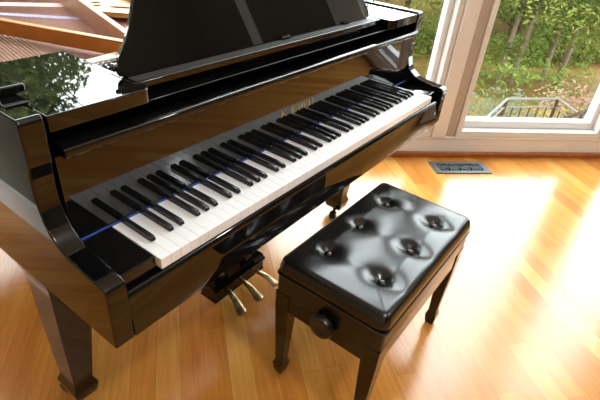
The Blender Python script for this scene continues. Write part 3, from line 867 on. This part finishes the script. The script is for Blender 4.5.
# trees seen through the panes
tree(16.6, 3.10, 0, 0, 'slim pale tree nearest the left edge of the right-hand window', .95, .08, (0, .0), crown_dz=.2)
tree(16.9, 2.75, 1, 0, 'leaning grey tree second from left in the right-hand window', .8, .09, (.02, -.06), crown_dz=.3, rot=1)
tree(18.0, 1.95, 0, 1, 'thin trunk third from the left in the right-hand window, under yellowish leaves', .95, .07, (.0, -.02), crown_dz=-.2, rot=2)
tree(18.9, 1.55, 1, 1, 'rightmost tall trunk in the right-hand window, above the blossom shrub', .9, .10, (.0, -.06), crown_dz=.6, rot=.0)
tree(17.6, 5.85, 0, 1, 'dark trunked tree seen through the left window beside the piano', .9, .07, (0, 0), bark='bark_dark', rot=1.3, crown_dz=.4)
rng = random.Random(5)
G1 = 'dense green tree in the woods far beyond the brown slope'
def placed(n, s, kind, lab, grp, sc, dz=0):
    p_ = EV*s+NV*n
    tree(p_.x, p_.y, kind, rng.randrange(2), lab, sc, .16, (0, 0), grp, 'bark_dark', rng.uniform(0, 6), dz)
# woods: a belt across the back, seen from the piano outwards
for i in range(26):
    s = -10+i*1.7+rng.uniform(-.6, .6); n = 25+rng.uniform(-2, 4)
    placed(n, s, rng.choice((1, 1, 2)), G1, 'trees in the far woods', rng.uniform(.75, 1.0), -.8)
for i in range(14):
    s = -16+i*3.2+rng.uniform(-.8, .8); n = 38+rng.uniform(-3, 4)
    placed(n, s, rng.choice((1, 2)), G1, 'trees in the far woods', rng.uniform(.8, 1.1), -1)
# a nearer clump mirrored in the left desk slab
for s, n in ((-4.75, 9.7), (-6.4, 10.4), (-8.2, 9.4), (-6.6, 14.8), (-10, 12.6)):
    placed(n, s, 3, 'tall dark green tree mirrored in the polished desk slab', 'trees mirrored in the piano', rng.uniform(.7, .85))
# shrubs
def shrub(x, y, me, label, sc=1.0):
    o = bpy.data.objects.new('shrub', me); link(o); o.location = (x, y, gz(x, y)+.0); o.scale = (sc, sc, sc); tag(o, label, 'shrub'); return o
def sblobs(seed, n, sp, h):
    r_ = random.Random(seed); return [(r_.uniform(-sp, sp), r_.uniform(-sp, sp), r_.uniform(.15, h), r_.uniform(.3, .55)) for _ in range(n)]
p_ = EV*5.2+NV*6.4; shrub(p_.x, p_.y, cloud_mesh('shrub_leaves', 3, sblobs(1, 14, .75, .8), 420, .055, M['leaf_d']), 'pale bluish flowering shrub behind the landing railing')
p_ = EV*7.2+NV*6.9; shrub(p_.x, p_.y, cloud_mesh('shrub_leaves', 4, sblobs(2, 14, .8, .9), 420, .055, M['petal']), 'pink blossoming shrub right of the landing railing')
p_ = EV*5.95+NV*5.5; shrub(p_.x, p_.y, cloud_mesh('shrub_leaves', 5, sblobs(3, 10, .45, .6), 480, .05, M['leaf_a']), 'small yellow-green shrub below the dark handrail')
p_ = EV*8.6+NV*12; shrub(p_.x, p_.y, cloud_mesh('shrub_leaves', 6, sblobs(4, 20, 1.6, 1.0), 300, .08, M['leaf_b']), 'wide green bush on the slope at the right edge of the window', 1.2)

um = cloud_mesh('shrub_leaves', 9, [(x*1.0, y*1.0, z, r*2.2) for x, y, z, r in sblobs(8, 16, 1.6, 1.3)], 120, .10, M['leaf_b'])
for i in range(15):
    s_ = -4+i*1.75+rng.uniform(-.5, .5); n = 21.5+rng.uniform(-1.2, 2.0); p_ = EV*s_+NV*n
    o = shrub(p_.x, p_.y, um, 'leafy green understorey bush at the foot of the far woods', rng.uniform(.8, 1.15)); o['group'] = 'understorey bushes'; o.rotation_euler.z = rng.uniform(0, 6)

# ------------------------------------------------------------------ light
w = bpy.data.worlds.new('overcast_sky'); SC.world = w; w.use_nodes = True
nt = w.node_tree; bg = nt.nodes['Background']
tc = nt.nodes.new('ShaderNodeTexCoord'); sp = nt.nodes.new('ShaderNodeSeparateXYZ'); nt.links.new(tc.outputs['Generated'], sp.inputs[0])
rp = nt.nodes.new('ShaderNodeValToRGB'); nt.links.new(sp.outputs['Z'], rp.inputs['Fac'])
rp.color_ramp.elements[0].position = 0; rp.color_ramp.elements[0].color = (.90, .93, .95, 1)
rp.color_ramp.elements[1].position = 1; rp.color_ramp.elements[1].color = (.92, .97, 1.0, 1)
nt.links.new(rp.outputs['Color'], bg.inputs['Color']); bg.inputs['Strength'].default_value = 13.0
for w_, w1_ in wins:                                        # sampling portals, one per opening
    l = bpy.data.lights.new('window_portal', 'AREA'); l.shape = 'RECTANGLE'; l.size = w1_-w_; l.size_y = GZ1-GZ0; l.cycles.is_portal = True
    o = bpy.data.objects.new('window_portal', l); COL.objects.link(o)
    c = NV*(D+.1)+EV*((w_+w1_)/2); o.location = (c.x, c.y, FL+(GZ0+GZ1)/2)
    o.rotation_euler = Vector((-NV.x, -NV.y, 0)).to_track_quat('-Z', 'Y').to_euler()
def point_light(x, y, z, pw, col, r=.06):
    l = bpy.data.lights.new('lamp_or_fill', 'POINT'); l.energy = pw; l.color = col; l.shadow_soft_size = r
    o = bpy.data.objects.new('lamp_or_fill', l); COL.objects.link(o); o.location = (x, y, z)
WARM = (1, .72, .42)
point_light(-2.2, -2.6, 2.6, 20, WARM, .05)
FILL_COOL = (.93, .97, 1)
point_light(.1, -1.6, 3.2, 88, FILL_COOL, .12)  # unseen fill light added behind the camera to brighten the keys
point_light(2.9, -3.2, 3.2, 80, FILL_COOL, .12)  # second added fill, no fixture known there

for x0, x1 in sw:
    l = bpy.data.lights.new('window_portal', 'AREA'); l.shape = 'RECTANGLE'; l.size = x1-x0; l.size_y = 1.8; l.cycles.is_portal = True
    o = bpy.data.objects.new('window_portal', l); COL.objects.link(o); o.location = ((x0+x1)/2, YS-.1, FL+1.4)
    o.rotation_euler = Vector((0, 1, 0)).to_track_quat('-Z', 'Y').to_euler()

# ------------------------------------------------------------------ camera
cam = bpy.data.cameras.new('camera'); co = bpy.data.objects.new('camera', cam); COL.objects.link(co)
cam.sensor_width = 36; cam.lens = 461.75286822744624/600*36; cam.clip_start = .02; cam.clip_end = 300
ya, pi_, ro_ = -0.9784354164029596, 0.9930070784452476, 0.09746953134585037
Rm = Matrix.Rotation(ya, 4, 'Z') @ Matrix.Rotation(pi_, 4, 'X') @ Matrix.Rotation(ro_, 4, 'Z')
co.matrix_world = Matrix.Translation((-0.3883248272868997, -0.5514096258957195, 1.3039881383769787)) @ Rm
SC.camera = co

for o in SC.objects:
    if o.parent is None: o.location.z -= FL

SC.view_settings.view_transform = 'Standard'; SC.view_settings.look = 'None'
SC.view_settings.gamma = 1; SC.view_settings.use_curve_mapping = False
SC.view_settings.exposure = 0.15
